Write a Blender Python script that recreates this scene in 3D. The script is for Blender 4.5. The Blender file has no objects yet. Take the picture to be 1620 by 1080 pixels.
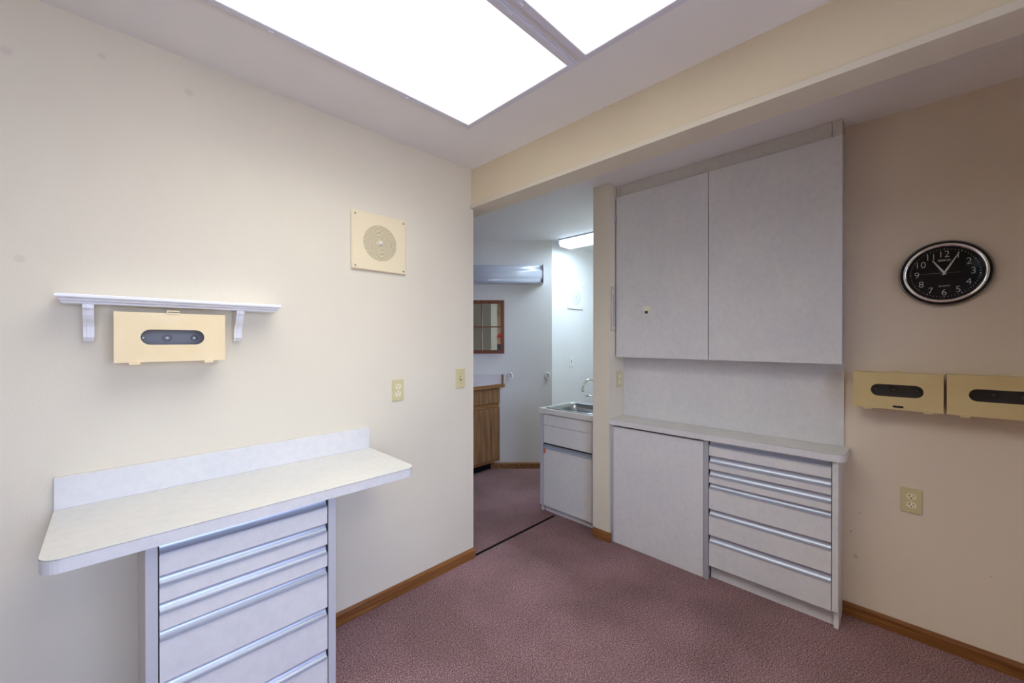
import bpy, bmesh, math, random
from mathutils import Vector, Matrix
random.seed(7)
PI = math.pi
S = bpy.context.scene
COL = S.collection

# ------------------------------------------------------------------ camera
YAW = math.radians(44.634); PITCH = math.radians(0.2)
FWD = Vector((math.cos(YAW)*math.cos(PITCH), math.sin(YAW)*math.cos(PITCH), -math.sin(PITCH)))
RGT = Vector((math.sin(YAW), -math.cos(YAW), 0.0))
UPV = RGT.cross(FWD)
cam_d = bpy.data.cameras.new('camera')
cam = bpy.data.objects.new('camera', cam_d); COL.objects.link(cam)
cam_d.sensor_fit = 'HORIZONTAL'; cam_d.sensor_width = 36.0; cam_d.lens = 629.0/1620*36.0
cam_d.clip_start = 0.02; cam_d.clip_end = 200
cam.matrix_world = Matrix(((RGT.x, UPV.x, -FWD.x, 0.0), (RGT.y, UPV.y, -FWD.y, 0.0),
                           (RGT.z, UPV.z, -FWD.z, 1.37), (0, 0, 0, 1)))
S.camera = cam

# ------------------------------------------------------------------ world, exposure, light levels
S.view_settings.view_transform = 'Standard'; S.view_settings.look = 'None'
S.view_settings.gamma = 1.0; S.view_settings.use_curve_mapping = False
S.view_settings.exposure = 0.47
try:
    S.cycles.use_denoising = True
    S.cycles.max_bounces = 14; S.cycles.diffuse_bounces = 8; S.cycles.glossy_bounces = 6
    S.cycles.transparent_max_bounces = 16; S.cycles.sample_clamp_indirect = 6.0
    S.cycles.caustics_reflective = False; S.cycles.caustics_refractive = False
except Exception:
    pass
TROFFER = (1.0, 0.985, 0.95); TROFFER_E = 1.0; TROFFER_W = 5.0; FILL_W = 11.5; TROFFER_SPREAD = 130
WRAP = (0.66, 0.83, 1.0); WRAP_E = 2.5; WRAP_W = 13.0
SKY_E = 8.5; SUN_E = 9.0
w = bpy.data.worlds.new('daylight'); S.world = w; w.use_nodes = True
wn = w.node_tree.nodes; wl = w.node_tree.links
bg = wn['Background']; bg.inputs['Strength'].default_value = SKY_E
tc = wn.new('ShaderNodeTexCoord'); sx = wn.new('ShaderNodeSeparateXYZ'); cr = wn.new('ShaderNodeValToRGB')
wl.new(tc.outputs['Generated'], sx.inputs[0]); wl.new(sx.outputs['Z'], cr.inputs[0]); wl.new(cr.outputs[0], bg.inputs['Color'])
cr.color_ramp.elements[0].position = 0.0; cr.color_ramp.elements[0].color = (0.60, 0.70, 0.95, 1)
cr.color_ramp.elements[1].position = 0.7; cr.color_ramp.elements[1].color = (0.30, 0.47, 1.0, 1)

sun_d = bpy.data.lights.new('sun', 'SUN'); sun_d.energy = SUN_E; sun_d.color = (1.0, 0.86, 0.72); sun_d.angle = math.radians(0.6)
sun = bpy.data.objects.new('sun', sun_d); COL.objects.link(sun); sun.location = (8, 8, 14)
sun.rotation_euler = Vector((0.35, 0.45, 1.0)).to_track_quat('Z', 'Y').to_euler()
# ------------------------------------------------------------------ materials
def mat(name, color=(0.8, 0.8, 0.8), rough=0.5, metal=0.0, spec=0.5, emit=None, estr=0.0):
    m = bpy.data.materials.new(name); m.use_nodes = True
    b = m.node_tree.nodes['Principled BSDF']
    b.inputs['Base Color'].default_value = (*color, 1); b.inputs['Roughness'].default_value = rough
    b.inputs['Metallic'].default_value = metal; b.inputs['Specular IOR Level'].default_value = spec
    if emit:
        b.inputs['Emission Color'].default_value = (*emit, 1); b.inputs['Emission Strength'].default_value = estr
    return m
def nodes(m): return m.node_tree.nodes, m.node_tree.links, m.node_tree.nodes['Principled BSDF']
def coords(m, scale=(1, 1, 1), rot=(0, 0, 0)):
    n, l, b = nodes(m)
    g = n.new('ShaderNodeNewGeometry'); mp = n.new('ShaderNodeMapping')
    mp.inputs['Scale'].default_value = scale; mp.inputs['Rotation'].default_value = rot
    l.new(g.outputs['Position'], mp.inputs['Vector']); return mp.outputs[0]
def noise(m, vec, scale, detail=3, rough=0.5, dist=0.0):
    n, l, b = nodes(m); t = n.new('ShaderNodeTexNoise'); t.inputs['Scale'].default_value = scale
    t.inputs['Detail'].default_value = detail; t.inputs['Roughness'].default_value = rough
    t.inputs['Distortion'].default_value = dist; l.new(vec, t.inputs['Vector']); return t.outputs['Fac']
def ramp(m, fac, stops):
    n, l, b = nodes(m); r = n.new('ShaderNodeValToRGB'); e = r.color_ramp.elements
    while len(e) < len(stops): e.new(0.5)
    for i, (p, c) in enumerate(stops): e[i].position = p; e[i].color = (*c, 1)
    l.new(fac, r.inputs[0]); return r.outputs[0]
def mixc(m, fac, a, b_, mode='MIX'):
    n, l, b = nodes(m); x = n.new('ShaderNodeMix'); x.data_type = 'RGBA'; x.blend_type = mode
    for k, v in ((0, fac), (6, a), (7, b_)):
        if hasattr(v, 'links') or hasattr(v, 'is_output'): l.new(v, x.inputs[k])
        elif k == 0: x.inputs[0].default_value = v
        else: x.inputs[k].default_value = (*v, 1)
    return x.outputs[2]
def bump(m, fac, strength=0.2, dist=0.002):
    n, l, b = nodes(m); x = n.new('ShaderNodeBump'); x.inputs['Strength'].default_value = strength
    x.inputs['Distance'].default_value = dist; l.new(fac, x.inputs['Height']); l.new(x.outputs[0], b.inputs['Normal'])
def setc(m, c): n, l, b = nodes(m); l.new(c, b.inputs['Base Color'])
def spots(m, base, pts, color):
    """small round dabs of a different paint at given places"""
    n, l, b = nodes(m); g = n.new('ShaderNodeNewGeometry'); out = base
    for (p, r, k) in pts:
        d = n.new('ShaderNodeVectorMath'); d.operation = 'DISTANCE'; l.new(g.outputs['Position'], d.inputs[0]); d.inputs[1].default_value = p
        mr = n.new('ShaderNodeMapRange'); l.new(d.outputs['Value'], mr.inputs[0])
        mr.inputs[1].default_value = r*0.7; mr.inputs[2].default_value = r*1.15; mr.inputs[3].default_value = k; mr.inputs[4].default_value = 0
        out = mixc(m, mr.outputs[0], out, color)
    return out

def paint(name, c, bumpy=0.25, pts=None, pc=(0.3, 0.28, 0.26)):
    m = mat(name, c, 0.62, spec=0.3); v = coords(m)
    big = noise(m, v, 1.6, 3)
    base = ramp(m, big, [(0.3, tuple(x*0.965 for x in c)), (0.7, tuple(min(1, x*1.02) for x in c))])
    if pts: base = spots(m, base, pts, pc)
    setc(m, base); bump(m, noise(m, v, 170, 2), bumpy, 0.0015); return m
CREAM = (0.725, 0.668, 0.535); TAN = (0.74, 0.645, 0.52)
M = {}
dabs = [((0.158-0.02*0, 1.934, 2.20), .012, .0)]
M['wall'] = paint('cream_wall_paint', CREAM)
M['wall_marked'] = paint('cream_wall_paint_with_dabs', CREAM, pts=[
    ((-0.217, 1.934, 2.244), .014, .5), ((-0.015, 1.934, 2.33), .012, .45), ((0.215, 1.934, 2.31), .014, .5), ((-0.283, 1.934, 2.0), .014, .35),
    ((-0.193, 1.934, 1.62), .013, .5)], pc=(0.60, 0.545, 0.46))
M['wall_scuffed'] = paint('cream_wall_paint_scuffed', TAN, pts=[
    ((2.593, .187, .42), .004, .9), ((2.593, -.26, .38), .0025, .8), ((2.593, .155, .52), .006, .35), ((2.593, .17, .30), .012, .3)])
M['cool_wall'] = paint('pale_grey_wall_paint', (0.70, 0.69, 0.68))
M['white_wall'] = paint('white_wall_paint', (0.80, 0.81, 0.82))
M['ceiling'] = paint('flat_ceiling_paint', (0.87, 0.865, 0.865), 0.15)
M['header'] = paint('yellow_cream_header', (0.77, 0.675, 0.48))  # header colour, slightly yellower than the cream walls
# carpet
m = M['carpet'] = mat('mauve_carpet', (0.2, 0.1, 0.11), 0.95, spec=0.08); v = coords(m)
fine = noise(m, v, 210, 3, 0.85); mid = noise(m, v, 90, 2, 0.6); big = noise(m, v, 2.2, 3)
c = ramp(m, fine, [(0.36, (0.066, 0.030, 0.033)), (0.5, (0.228, 0.130, 0.131)), (0.63, (0.62, 0.43, 0.42))])
c2 = ramp(m, mid, [(0.3, (0.80, 0.80, 0.80)), (0.7, (1.12, 1.12, 1.12))])
c = mixc(m, 1.0, c, c2, 'MULTIPLY')
c3 = ramp(m, big, [(0.35, (0.80, 0.79, 0.78)), (0.65, (1.1, 1.08, 1.1))]); c = mixc(m, 1.0, c, c3, 'MULTIPLY')
setc(m, c); bump(m, fine, 0.7, 0.004)
# laminate
def laminate(name, base, rough=0.42):
    m = mat(name, base, rough, spec=0.35); v = coords(m)
    a = noise(m, v, 34, 6, 0.7); b_ = noise(m, v, 5, 3)
    c = ramp(m, a, [(0.32, tuple(x*0.945 for x in base)), (0.5, base), (0.68, tuple(min(1, x*1.04) for x in base))])
    d = ramp(m, b_, [(0.3, (0.955, 0.96, 0.975)), (0.7, (1.02, 1.01, 1.0))]); setc(m, mixc(m, 1.0, c, d, 'MULTIPLY'))
    return m
M['lam'] = laminate('mottled_grey_laminate', (0.69, 0.685, 0.67))
M['lam_top'] = laminate('mottled_grey_laminate_top', (0.66, 0.66, 0.62), 0.35)
M['lam_filler'] = laminate('warm_grey_laminate', (0.60, 0.575, 0.52))  # darker, yellower laminate tone for the wall cabinet filler strips
M['lam_plain'] = mat('plain_grey_laminate', (0.50, 0.50, 0.52), 0.45)
M['gap_shade'] = mat('gap_shade', (0.03, 0.03, 0.035), 0.8)  # near-black colour that paints shade into gaps between parts
M['alu'] = mat('brushed_aluminium', (0.50, 0.545, 0.63), 0.36, 0.45)
M['alu_flat'] = mat('grey_metal_trim', (0.50, 0.51, 0.54), 0.45, 0.4)
# oak
def oak(name, axis, c1, c2, c3, sc=1.0, rough=0.4):
    m = mat(name, c2, rough, spec=0.4)
    s = [55*sc, 55*sc, 55*sc]; s[axis] = 2.4*sc
    v = coords(m, tuple(s)); a = noise(m, v, 1.0, 6, 0.62, 0.8)
    c = ramp(m, a, [(0.30, c1), (0.5, c2), (0.68, c3)]); setc(m, c); bump(m, a, 0.12, 0.001); return m
OC = ((0.10, 0.034, 0.009), (0.215, 0.082, 0.021), (0.31, 0.135, 0.042))
M['oak_x'] = oak('oak_baseboard_x', 0, *OC); M['oak_y'] = oak('oak_baseboard_y', 1, *OC)
VC = ((0.10, 0.045, 0.018), (0.235, 0.118, 0.052), (0.34, 0.19, 0.095))
M['oak_v'] = oak('oak_cabinet_vertical', 2, *VC, sc=0.9); M['oak_edge'] = oak('oak_edge', 0, (0.12, 0.05, 0.016), (0.24, 0.11, 0.036), (0.34, 0.17, 0.065))
M['mahog'] = oak('red_brown_frame', 2, (0.10, 0.022, 0.008), (0.17, 0.042, 0.014), (0.24, 0.07, 0.025))
M['ivory'] = mat('ivory_plastic', (0.62, 0.55, 0.30), 0.4)
M['ivory_light'] = mat('light_ivory_plastic', (0.84, 0.77, 0.54), 0.4)
M['cream_metal'] = paint('cream_painted_metal', (0.80, 0.70, 0.47), 0.03)
def aged(name, a, b_):
    m = mat(name, a, 0.45, spec=0.4); v = coords(m); c = ramp(m, noise(m, v, 7, 5, 0.6), [(0.35, a), (0.65, b_)]); setc(m, c); return m
M['box'] = aged('yellowed_cream_plastic', (0.82, 0.68, 0.42), (0.80, 0.63, 0.34))
M['box_tan'] = aged('tan_yellow_plastic', (0.64, 0.51, 0.26), (0.60, 0.46, 0.21))
M['box_in'] = mat('dark_grey_inside', (0.30, 0.30, 0.32), 0.6)
M['box_in_dark'] = mat('darker_inside', (0.20, 0.19, 0.18), 0.6)
M['white_paint'] = mat('white_gloss_paint', (0.82, 0.83, 0.86), 0.35)
M['white_pl'] = mat('white_plastic', (0.84, 0.84, 0.82), 0.35)
M['troffer_metal'] = mat('pale_grey_enamel', (0.74, 0.75, 0.84), 0.4)
M['dark'] = mat('black_plastic', (0.012, 0.012, 0.014), 0.3)
M['dark_matte'] = mat('black_rubber', (0.008, 0.008, 0.009), 0.9, spec=0.1)
M['chrome'] = mat('chrome', (0.90, 0.89, 0.87), 0.10, 1.0)
M['steel'] = mat('stainless_steel', (0.50, 0.52, 0.54), 0.28, 1.0)
M['screw'] = mat('dull_screw', (0.30, 0.28, 0.24), 0.4, 0.7)
M['numeral'] = mat('pale_print', (0.80, 0.80, 0.78), 0.5)
M['hand'] = mat('silver_hands', (0.80, 0.82, 0.80), 0.4)
M['brown_hole'] = mat('grille_holes', (0.09, 0.075, 0.04), 0.8)
M['grey_hole'] = mat('grey_grille_holes', (0.50, 0.52, 0.50), 0.8)
M['mirror'] = mat('mirror_glass', (0.93, 0.94, 0.93), 0.01, 1.0)
M['pale_strip'] = mat('pale_grey_strip', (.50, .48, .43), .5)
M['hook_pl'] = mat('pale_green_ivory', (.80, .80, .62), .45)
M['seam'] = mat('laminate_seam', (.16, .14, .12), .6)
M['red'] = mat('red_sticker', (0.62, 0.16, 0.08), 0.5)
M['valance'] = mat('ribbed_grey_lens', (0.50, 0.53, 0.62), 0.22, 0.0)
M['frame_white'] = mat('window_frame_paint', (0.8, 0.8, 0.8), 0.4)
M['reflector'] = mat('pale_bounce_ground', (0.56, 0.49, 0.41), 0.9)
M['leaf'] = mat('leaf_green', (0.12, 0.12, 0.09), 0.8)
M['bark'] = mat('bark', (0.12, 0.08, 0.05), 0.9)
M['skin'] = mat('skin', (0.62, 0.38, 0.28), 0.5)
M['jacket'] = mat('dark_grey_cloth', (0.05, 0.06, 0.075), 0.9)
M['trouser'] = mat('navy_cloth', (0.03, 0.035, 0.05), 0.9)
M['cap'] = mat('black_cloth', (0.01, 0.01, 0.012), 0.9)
M['cap_red'] = mat('red_cloth', (0.65, 0.02, 0.02), 0.8)
M['tan_wood'] = mat('tan_board', (0.62, 0.50, 0.32), 0.5)
# thin glass
def thin_glass(name, ior=1.5):
    m = bpy.data.materials.new(name); m.use_nodes = True; n = m.node_tree.nodes; l = m.node_tree.links; n.clear()
    o = n.new('ShaderNodeOutputMaterial'); mx = n.new('ShaderNodeMixShader'); t = n.new('ShaderNodeBsdfTransparent'); g = n.new('ShaderNodeBsdfGlossy')
    g.inputs['Roughness'].default_value = 0.01; f = n.new('ShaderNodeFresnel'); f.inputs['IOR'].default_value = ior
    l.new(f.outputs[0], mx.inputs[0]); l.new(t.outputs[0], mx.inputs[1]); l.new(g.outputs[0], mx.inputs[2]); l.new(mx.outputs[0], o.inputs[0]); return m
M['glass'] = thin_glass('clear_glass'); M['glass_thin'] = thin_glass('coated_clock_glass', 1.3)
# prismatic diffusers
def diffuser(name, col, e, grid=220):
    m = mat(name, (0.8, 0.8, 0.8), 0.35, emit=col, estr=e)
    n, l, b = nodes(m); v = coords(m, (grid, grid, grid)); ch = n.new('ShaderNodeTexVoronoi'); ch.inputs['Scale'].default_value = 1.0
    ch.inputs['Randomness'].default_value = 0.0; l.new(v, ch.inputs['Vector'])
    mr = n.new('ShaderNodeMapRange'); l.new(ch.outputs['Distance'], mr.inputs[0]); mr.inputs[1].default_value = 0; mr.inputs[2].default_value = 0.9
    mr.inputs[3].default_value = e*1.06; mr.inputs[4].default_value = e*0.9; l.new(mr.outputs[0], b.inputs['Emission Strength']); return m
M['lens'] = diffuser('prismatic_acrylic_lit', TROFFER, TROFFER_E)
M['wrap_lens'] = diffuser('cool_white_acrylic_lit', WRAP, WRAP_E, 300)

# ------------------------------------------------------------------ mesh helpers
class MB:
    def __init__(self): self.v = []; self.f = []; self.sm = []
    def add(self, vs, fs, smooth=False):
        o = len(self.v); self.v += [tuple(x) for x in vs]; self.f += [tuple(i+o for i in f) for f in fs]; self.sm += [smooth]*len(fs); return self
    def box(self, x0, x1, y0, y1, z0, z1):
        x0, x1 = min(x0, x1), max(x0, x1); y0, y1 = min(y0, y1), max(y0, y1); z0, z1 = min(z0, z1), max(z0, z1)
        vs = [(x, y, z) for z in (z0, z1) for x, y in ((x0, y0), (x1, y0), (x1, y1), (x0, y1))]
        return self.add(vs, [(3, 2, 1, 0), (4, 5, 6, 7), (0, 1, 5, 4), (1, 2, 6, 5), (2, 3, 7, 6), (3, 0, 4, 7)])
    def prism(self, poly, a0, a1, axis=2, smooth=False):
        """extrude a 2-D polygon; axis 2: (x,y)->z, axis 0: (y,z)->x, axis 1: (x,z)->y"""
        def P(p, a): return {2: (p[0], p[1], a), 0: (a, p[0], p[1]), 1: (p[0], a, p[1])}[axis]
        n = len(poly); vs = [P(p, a0) for p in poly]+[P(p, a1) for p in poly]
        self.add(vs, [tuple(range(n))[::-1], tuple(range(n, 2*n))])
        o = len(self.v)-2*n; self.f += [(o+i, o+(i+1) % n, o+n+(i+1) % n, o+n+i) for i in range(n)]; self.sm += [smooth]*n; return self
    def loft(self, rings, cap0=True, cap1=True, smooth=True):
        n = len(rings[0]); o = len(self.v)
        for r in rings: self.v += [tuple(p) for p in r]
        for k in range(len(rings)-1):
            for i in range(n):
                self.f.append((o+k*n+i, o+k*n+(i+1) % n, o+(k+1)*n+(i+1) % n, o+(k+1)*n+i)); self.sm.append(smooth)
        if cap0: self.f.append(tuple(o+i for i in range(n))[::-1]); self.sm.append(False)
        if cap1: self.f.append(tuple(o+(len(rings)-1)*n+i for i in range(n))); self.sm.append(False)
        return self
    def lathe(self, prof, c=(0, 0, 0), axis='z', n=40, cap=True, smooth=True):
        """prof: (radius, height along axis)"""
        rings = []
        for r, h in prof:
            ring = []
            for i in range(n):
                a = 2*PI*i/n; u, v_ = r*math.cos(a), r*math.sin(a)
                ring.append({'z': (c[0]+u, c[1]+v_, c[2]+h), 'y': (c[0]+u, c[1]+h, c[2]+v_), 'x': (c[0]+h, c[1]+u, c[2]+v_)}[axis])
            rings.append(ring)
        return self.loft(rings, cap, cap, smooth)
    def tube(self, path, r, n=12):
        pts = [Vector(p) for p in path]; rings = []; up = Vector((0.13, 0.21, 0.97)).normalized()
        for i, p in enumerate(pts):
            t = (pts[min(i+1, len(pts)-1)]-pts[max(i-1, 0)]).normalized(); a = t.cross(up)
            if a.length < 1e-3: a = t.cross(Vector((1, 0, 0)))
            a.normalize(); b = t.cross(a); rr = r[i] if isinstance(r, (list, tuple)) else r
            rings.append([p+a*math.cos(2*PI*k/n)*rr+b*math.sin(2*PI*k/n)*rr for k in range(n)])
        return self.loft(rings)
    def build(self, name, m, parent=None, bevel=0.0, seg=2, mat2=None, world=False):
        me = bpy.data.meshes.new(name); vs = [Vector(p) for p in self.v]
        off = Vector((0, 0, 0))
        if parent is not None and world:
            inv = WM(parent).inverted(); vs = [inv @ p for p in vs]
        lo = Vector([min(p[i] for p in vs) for i in range(3)]); hi = Vector([max(p[i] for p in vs) for i in range(3)])
        off = Vector(((lo.x+hi.x)/2, (lo.y+hi.y)/2, lo.z)); vs = [p-off for p in vs]
        me.from_pydata([tuple(p) for p in vs], [], self.f); me.update()
        for p, s in zip(me.polygons, self.sm): p.use_smooth = s
        b = bmesh.new(); b.from_mesh(me); bmesh.ops.recalc_face_normals(b, faces=b.faces); b.to_mesh(me); b.free()
        me.materials.append(m); o = bpy.data.objects.new(name, me); COL.objects.link(o); o.location = off
        if parent is not None: o.parent = parent
        if bevel:
            md = o.modifiers.new('bevel', 'BEVEL'); md.width = bevel; md.segments = seg; md.limit_method = 'ANGLE'; md.angle_limit = math.radians(40)
        return o
def WM(o):
    mtx = Matrix.Translation(o.location) @ o.rotation_euler.to_matrix().to_4x4()
    return (WM(o.parent) @ mtx) if o.parent else mtx
def thing(name, label, cat, loc=(0, 0, 0), rotz=0.0, group=None):
    o = bpy.data.objects.new(name, None); COL.objects.link(o); o.location = loc; o.rotation_euler = (0, 0, rotz); o.empty_display_size = 0.05
    o['label'] = label; o['category'] = cat
    if group: o['group'] = group
    return o
def tag(o, label, cat, group=None):
    o['label'] = label; o['category'] = cat
    if group: o['group'] = group
    return o
def struct(name, mb, m, bevel=0.0): o = mb.build(name, m, bevel=bevel); o['kind'] = 'structure'; return o
def lab(o, t): o['label'] = t; return o
def rrect(x0, x1, y0, y1, r, n=8):
    pts = []
    for cx, cy, a0 in ((x1-r, y1-r, 0), (x0+r, y1-r, 90), (x0+r, y0+r, 180), (x1-r, y0+r, 270)):
        for i in range(n+1):
            a = math.radians(a0+90*i/n); pts.append((cx+r*math.cos(a), cy+r*math.sin(a)))
    return pts
def text_into(mb, s, size, cx, cz, y, bold=0.0, sx=1.0):
    cu = bpy.data.curves.new('t', 'FONT'); cu.body = s; cu.size = size; cu.align_x = 'CENTER'; cu.align_y = 'CENTER'; cu.extrude = 0.0003; cu.offset = bold; cu.resolution_u = 4
    ob = bpy.data.objects.new('t', cu); COL.objects.link(ob)
    dg = bpy.context.evaluated_depsgraph_get(); me = bpy.data.meshes.new_from_object(ob.evaluated_get(dg))
    vs = [v.co.copy() for v in me.vertices]
    lox, hix = min(v.x for v in vs), max(v.x for v in vs); loy, hiy = min(v.y for v in vs), max(v.y for v in vs)
    mb.add([((v.x-(lox+hix)/2)*sx+cx, y-v.z, v.y-(loy+hiy)/2+cz) for v in vs], [tuple(p.vertices) for p in me.polygons])
    bpy.data.objects.remove(ob); bpy.data.curves.remove(cu); bpy.data.meshes.remove(me)

# ------------------------------------------------------------------ levels and planes
CEIL = 2.434; YN = 1.934; XE = 2.593; YS = -1.75; XW = -1.95; T = 0.12
XEND = 1.612                      # free end of the north wall
PIER_X, PY0, PY1 = 2.382, 1.427, 1.553
YB = 2.683                        # wall beside the sink
DIAG = 4.25                       # distance of the slanted wall
RF = Vector((math.cos(YAW), math.sin(YAW), 0)); ROT_D = -math.radians(90)+YAW
ROT_E = -PI/2
def dpt(l, d=DIAG, z=0.0): p = RF*d+RGT*l; return Vector((p.x, p.y, z))

# ------------------------------------------------------------------ the setting
struct('floor', MB().box(XW-T, 4.9, YS-T, 3.9, -0.1, 0.0), M['carpet'])
struct('ceiling', MB().box(XW-T, 4.9, YS-T, 3.9, CEIL, CEIL+0.1), M['ceiling'])
struct('wall_north', MB().box(XW-T, XEND, YN, YN+T, 0, CEIL), M['wall_marked'])
struct('wall_east', MB().box(XE, XE+T, YS-T, PY0, 0, CEIL), M['wall_scuffed'])
struct('wall_pier', MB().box(PIER_X, 4.8, PY0, PY1, 0, CEIL), M['wall'])
# south wall with its window opening, west wall with its window opening
SW = (-1.15, 1.25, 0.75, 2.15)
mb = MB(); mb.box(XW-T, SW[0], YS-T, YS, 0, CEIL); mb.box(SW[1], XE+T, YS-T, YS, 0, CEIL); mb.box(SW[0], SW[1], YS-T, YS, 0, SW[2]); mb.box(SW[0], SW[1], YS-T, YS, SW[3], CEIL)
struct('wall_south', mb, M['wall'])
WW = (-1.02, -0.50, 1.96, 2.38)
mb = MB(); mb.box(XW-T, XW, YS, WW[0], 0, CEIL); mb.box(XW-T, XW, WW[1], YN, 0, CEIL); mb.box(XW-T, XW, WW[0], WW[1], 0, WW[2]); mb.box(XW-T, XW, WW[0], WW[1], WW[3], CEIL)
struct('wall_west', mb, M['wall'])
def window(n, along, a0, a1, z0, z1, plane0, plane1, bars):
    f = MB(); g = MB(); c = (plane0+plane1)/2
    def B(mb, p0, p1, q0, q1, d=0.02):
        if along == 'x': mb.box(p0, p1, c-d, c+d, q0, q1)
        else: mb.box(c-d, c+d, p0, p1, q0, q1)
    w_ = 0.045
    B(f, a0, a1, z0, z0+w_); B(f, a0, a1, z1-w_, z1); B(f, a0, a0+w_, z0+w_, z1-w_); B(f, a1-w_, a1, z0+w_, z1-w_)
    for k in range(1, bars): x = a0+(a1-a0)*k/bars; B(f, x-.02, x+.02, z0+w_, z1-w_)
    B(g, a0+w_, a1-w_, z0+w_, z1-w_, 0.002)
    fo = struct('window_%d' % n, f, M['frame_white']); go = g.build('window_pane', M['glass'], fo, world=True); return fo
window(1, 'x', SW[0], SW[1], SW[2], SW[3], YS-T, YS, 2)
window(2, 'y', WW[0], WW[1], WW[2], WW[3], XW-T, XW, 1)
# back room
l0 = 0.4263; p0 = dpt(l0); dirL = -RGT
tt = (3.66-p0.y)/dirL.y; p1 = p0+dirL*tt
back = RF*T
struct('wall_diagonal', MB().prism([(p0.x, p0.y), (p1.x, p1.y), (p1.x+back.x, p1.y+back.y+.0), (p0.x+back.x, p0.y+back.y)], 0, CEIL), M['cool_wall'])
struct('wall_sink_side', MB().box(p0.x+0.001, 4.8, YB, YB+T, 0, CEIL), M['white_wall'])
struct('wall_far_east', MB().box(4.7, 4.8, PY1, YB, 0, CEIL), M['white_wall'])
struct('wall_far_north', MB().box(0.9, 2.6, 3.66, 3.66+T, 0, CEIL), M['cool_wall'])
struct('wall_far_west', MB().box(0.8, 0.9, YN+T, 3.66+T, 0, CEIL), M['cool_wall'])
# dropped header over the opening with its proud bottom board
XA, XB, ZB = 1.596, 1.7215, 2.190
hd = [(XA, YS), (XB, YS), (XB, YN+T), (XEND, YN+T), (XEND, YN), (XA, YN)]
struct('wall_header', MB().prism(hd, ZB+0.028, CEIL), M['header'])
hb = [(XA-0.011, YS), (XB, YS), (XB, YN+T), (XEND, YN+T), (XEND, YN), (XA-0.011, YN)]
struct('trim_1', MB().prism(hb, ZB, ZB+0.0245), M['wall'], bevel=0.0015)
# oak baseboards
BH = 0.063; BT = 0.012
def bprof(t=BT, h=BH): return [(0, 0), (t, 0), (t, h-0.014), (t*0.72, h-0.006), (t*0.55, h), (0, h)]
def base_x(name, x0, x1, y, m='oak_x'):     # against a wall whose face is at y, facing -y
    o = MB().prism([(y-a, b) for a, b in bprof()], x0, x1, 0).build(name, M[m]); o['kind'] = 'structure'; return o
def base_y(name, y0, y1, x):
    o = MB().prism([(x-a, b) for a, b in bprof()], y0, y1, 1).build(name, M['oak_y']); o['kind'] = 'structure'; return o
base_x('baseboard_north', 0.594, XEND+0.008, YN); base_x('baseboard_north_west', XW, 0.066, YN)
base_y('baseboard_east', YS, 0.216, XE)
# pier base: front and the short return round its corner
mb = MB().prism([(PIER_X-a, b) for a, b in bprof()], PY0-0.012, PY1-0.004, 1)
mb.box(PIER_X, PIER_X+0.012, PY0-0.012, PY0, 0, BH-0.004)
o = mb.build('baseboard_pier', M['oak_y']); o['kind'] = 'structure'
bd = thing('baseboard_diagonal', '', '', dpt(0), ROT_D); del bd['label']; del bd['category']; bd['kind'] = 'structure'
MB().prism([(-a, b) for a, b in bprof()], -0.228, l0-0.012, 0).build('skirting', M['oak_edge'], bd)
base_x('baseboard_sink_side', p0.x+0.002, 4.7, YB)

tag(MB().box(XEND+0.019, 2.432, YN-0.002, YN+0.014, 0.0, 0.004).build('floor_strip', M['dark_matte']),
    'thin black strip across the carpet in the open doorway', 'floor strip')

# ------------------------------------------------------------------ ceiling troffers
def troffer(y0, y1, label, x0=0.06, x1=1.243, watt=None, col=None):
    # y0,y1: lit lens; frame around
    fr = 0.030; xr = 0.022
    t = thing('ceiling_light', label, 'ceiling light', ((x0+x1)/2, (y0+y1)/2, CEIL), 0, 'fluorescent troffers in the ceiling')
    f = MB(); zb = CEIL-0.008
    f.box(x0-xr, x1+xr, y1, y1+fr-.003, zb, CEIL); f.box(x0-xr, x1+xr, y0-fr+.003, y0, zb, CEIL)
    f.box(x0-xr, x0, y0, y1, zb, CEIL); f.box(x1, x1+xr, y0, y1, zb, CEIL)
    fo = f.build('frame', M['troffer_metal'], t, 0.0015, world=True)
    e = MB(); e.box(x0-xr-.006, x1+xr+.006, y1+fr-.001, y1+fr+.005, zb+.004, CEIL); e.box(x0-xr-.006, x1+xr+.006, y0-fr-.005, y0-fr+.001, zb+.004, CEIL)
    e.box(x1+xr+.002, x1+xr+.008, y0-fr+.001, y1+fr-.001, zb+.004, CEIL)
    e.build('outer_flange', M['troffer_metal'], t, world=True)
    for k in (0.28, 0.72):
        for yy in (y0-fr*.6, y1+fr*.6):
            MB().box(x0+(x1-x0)*k-.008, x0+(x1-x0)*k+.008, yy-.004, yy+.004, zb-.004, zb+0.001).build('latch', M['troffer_metal'], t, world=True)
    MB().box(x0, x1, y0, y1, CEIL-0.004, CEIL-0.001).build('lens', M['lens'], t, world=True)
    ld = bpy.data.lights.new('troffer_lamp', 'AREA'); ld.shape = 'RECTANGLE'; ld.size = x1-x0-.01; ld.size_y = y1-y0-.01
    ld.energy = watt or TROFFER_W; ld.color = col or TROFFER; ld.spread = math.radians(TROFFER_SPREAD)
    lo_ = bpy.data.objects.new('troffer_lamp', ld); COL.objects.link(lo_); lo_.parent = t; lo_.location = (0, 0, -0.0055)
troffer(0.929, 1.529, 'lit fluorescent ceiling panel nearer the wall with the shelf')
troffer(0.244, 0.844, 'lit fluorescent ceiling panel nearer the header beam, mostly cut off by the frame top')
troffer(-1.35, -0.75, 'unseen fluorescent ceiling panel added behind the camera for fill light', x0=-0.35, x1=0.833, watt=FILL_W, col=(1.0, 0.95, 0.88))  # unseen panel added to brighten the clock wall and cabinet doors

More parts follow.
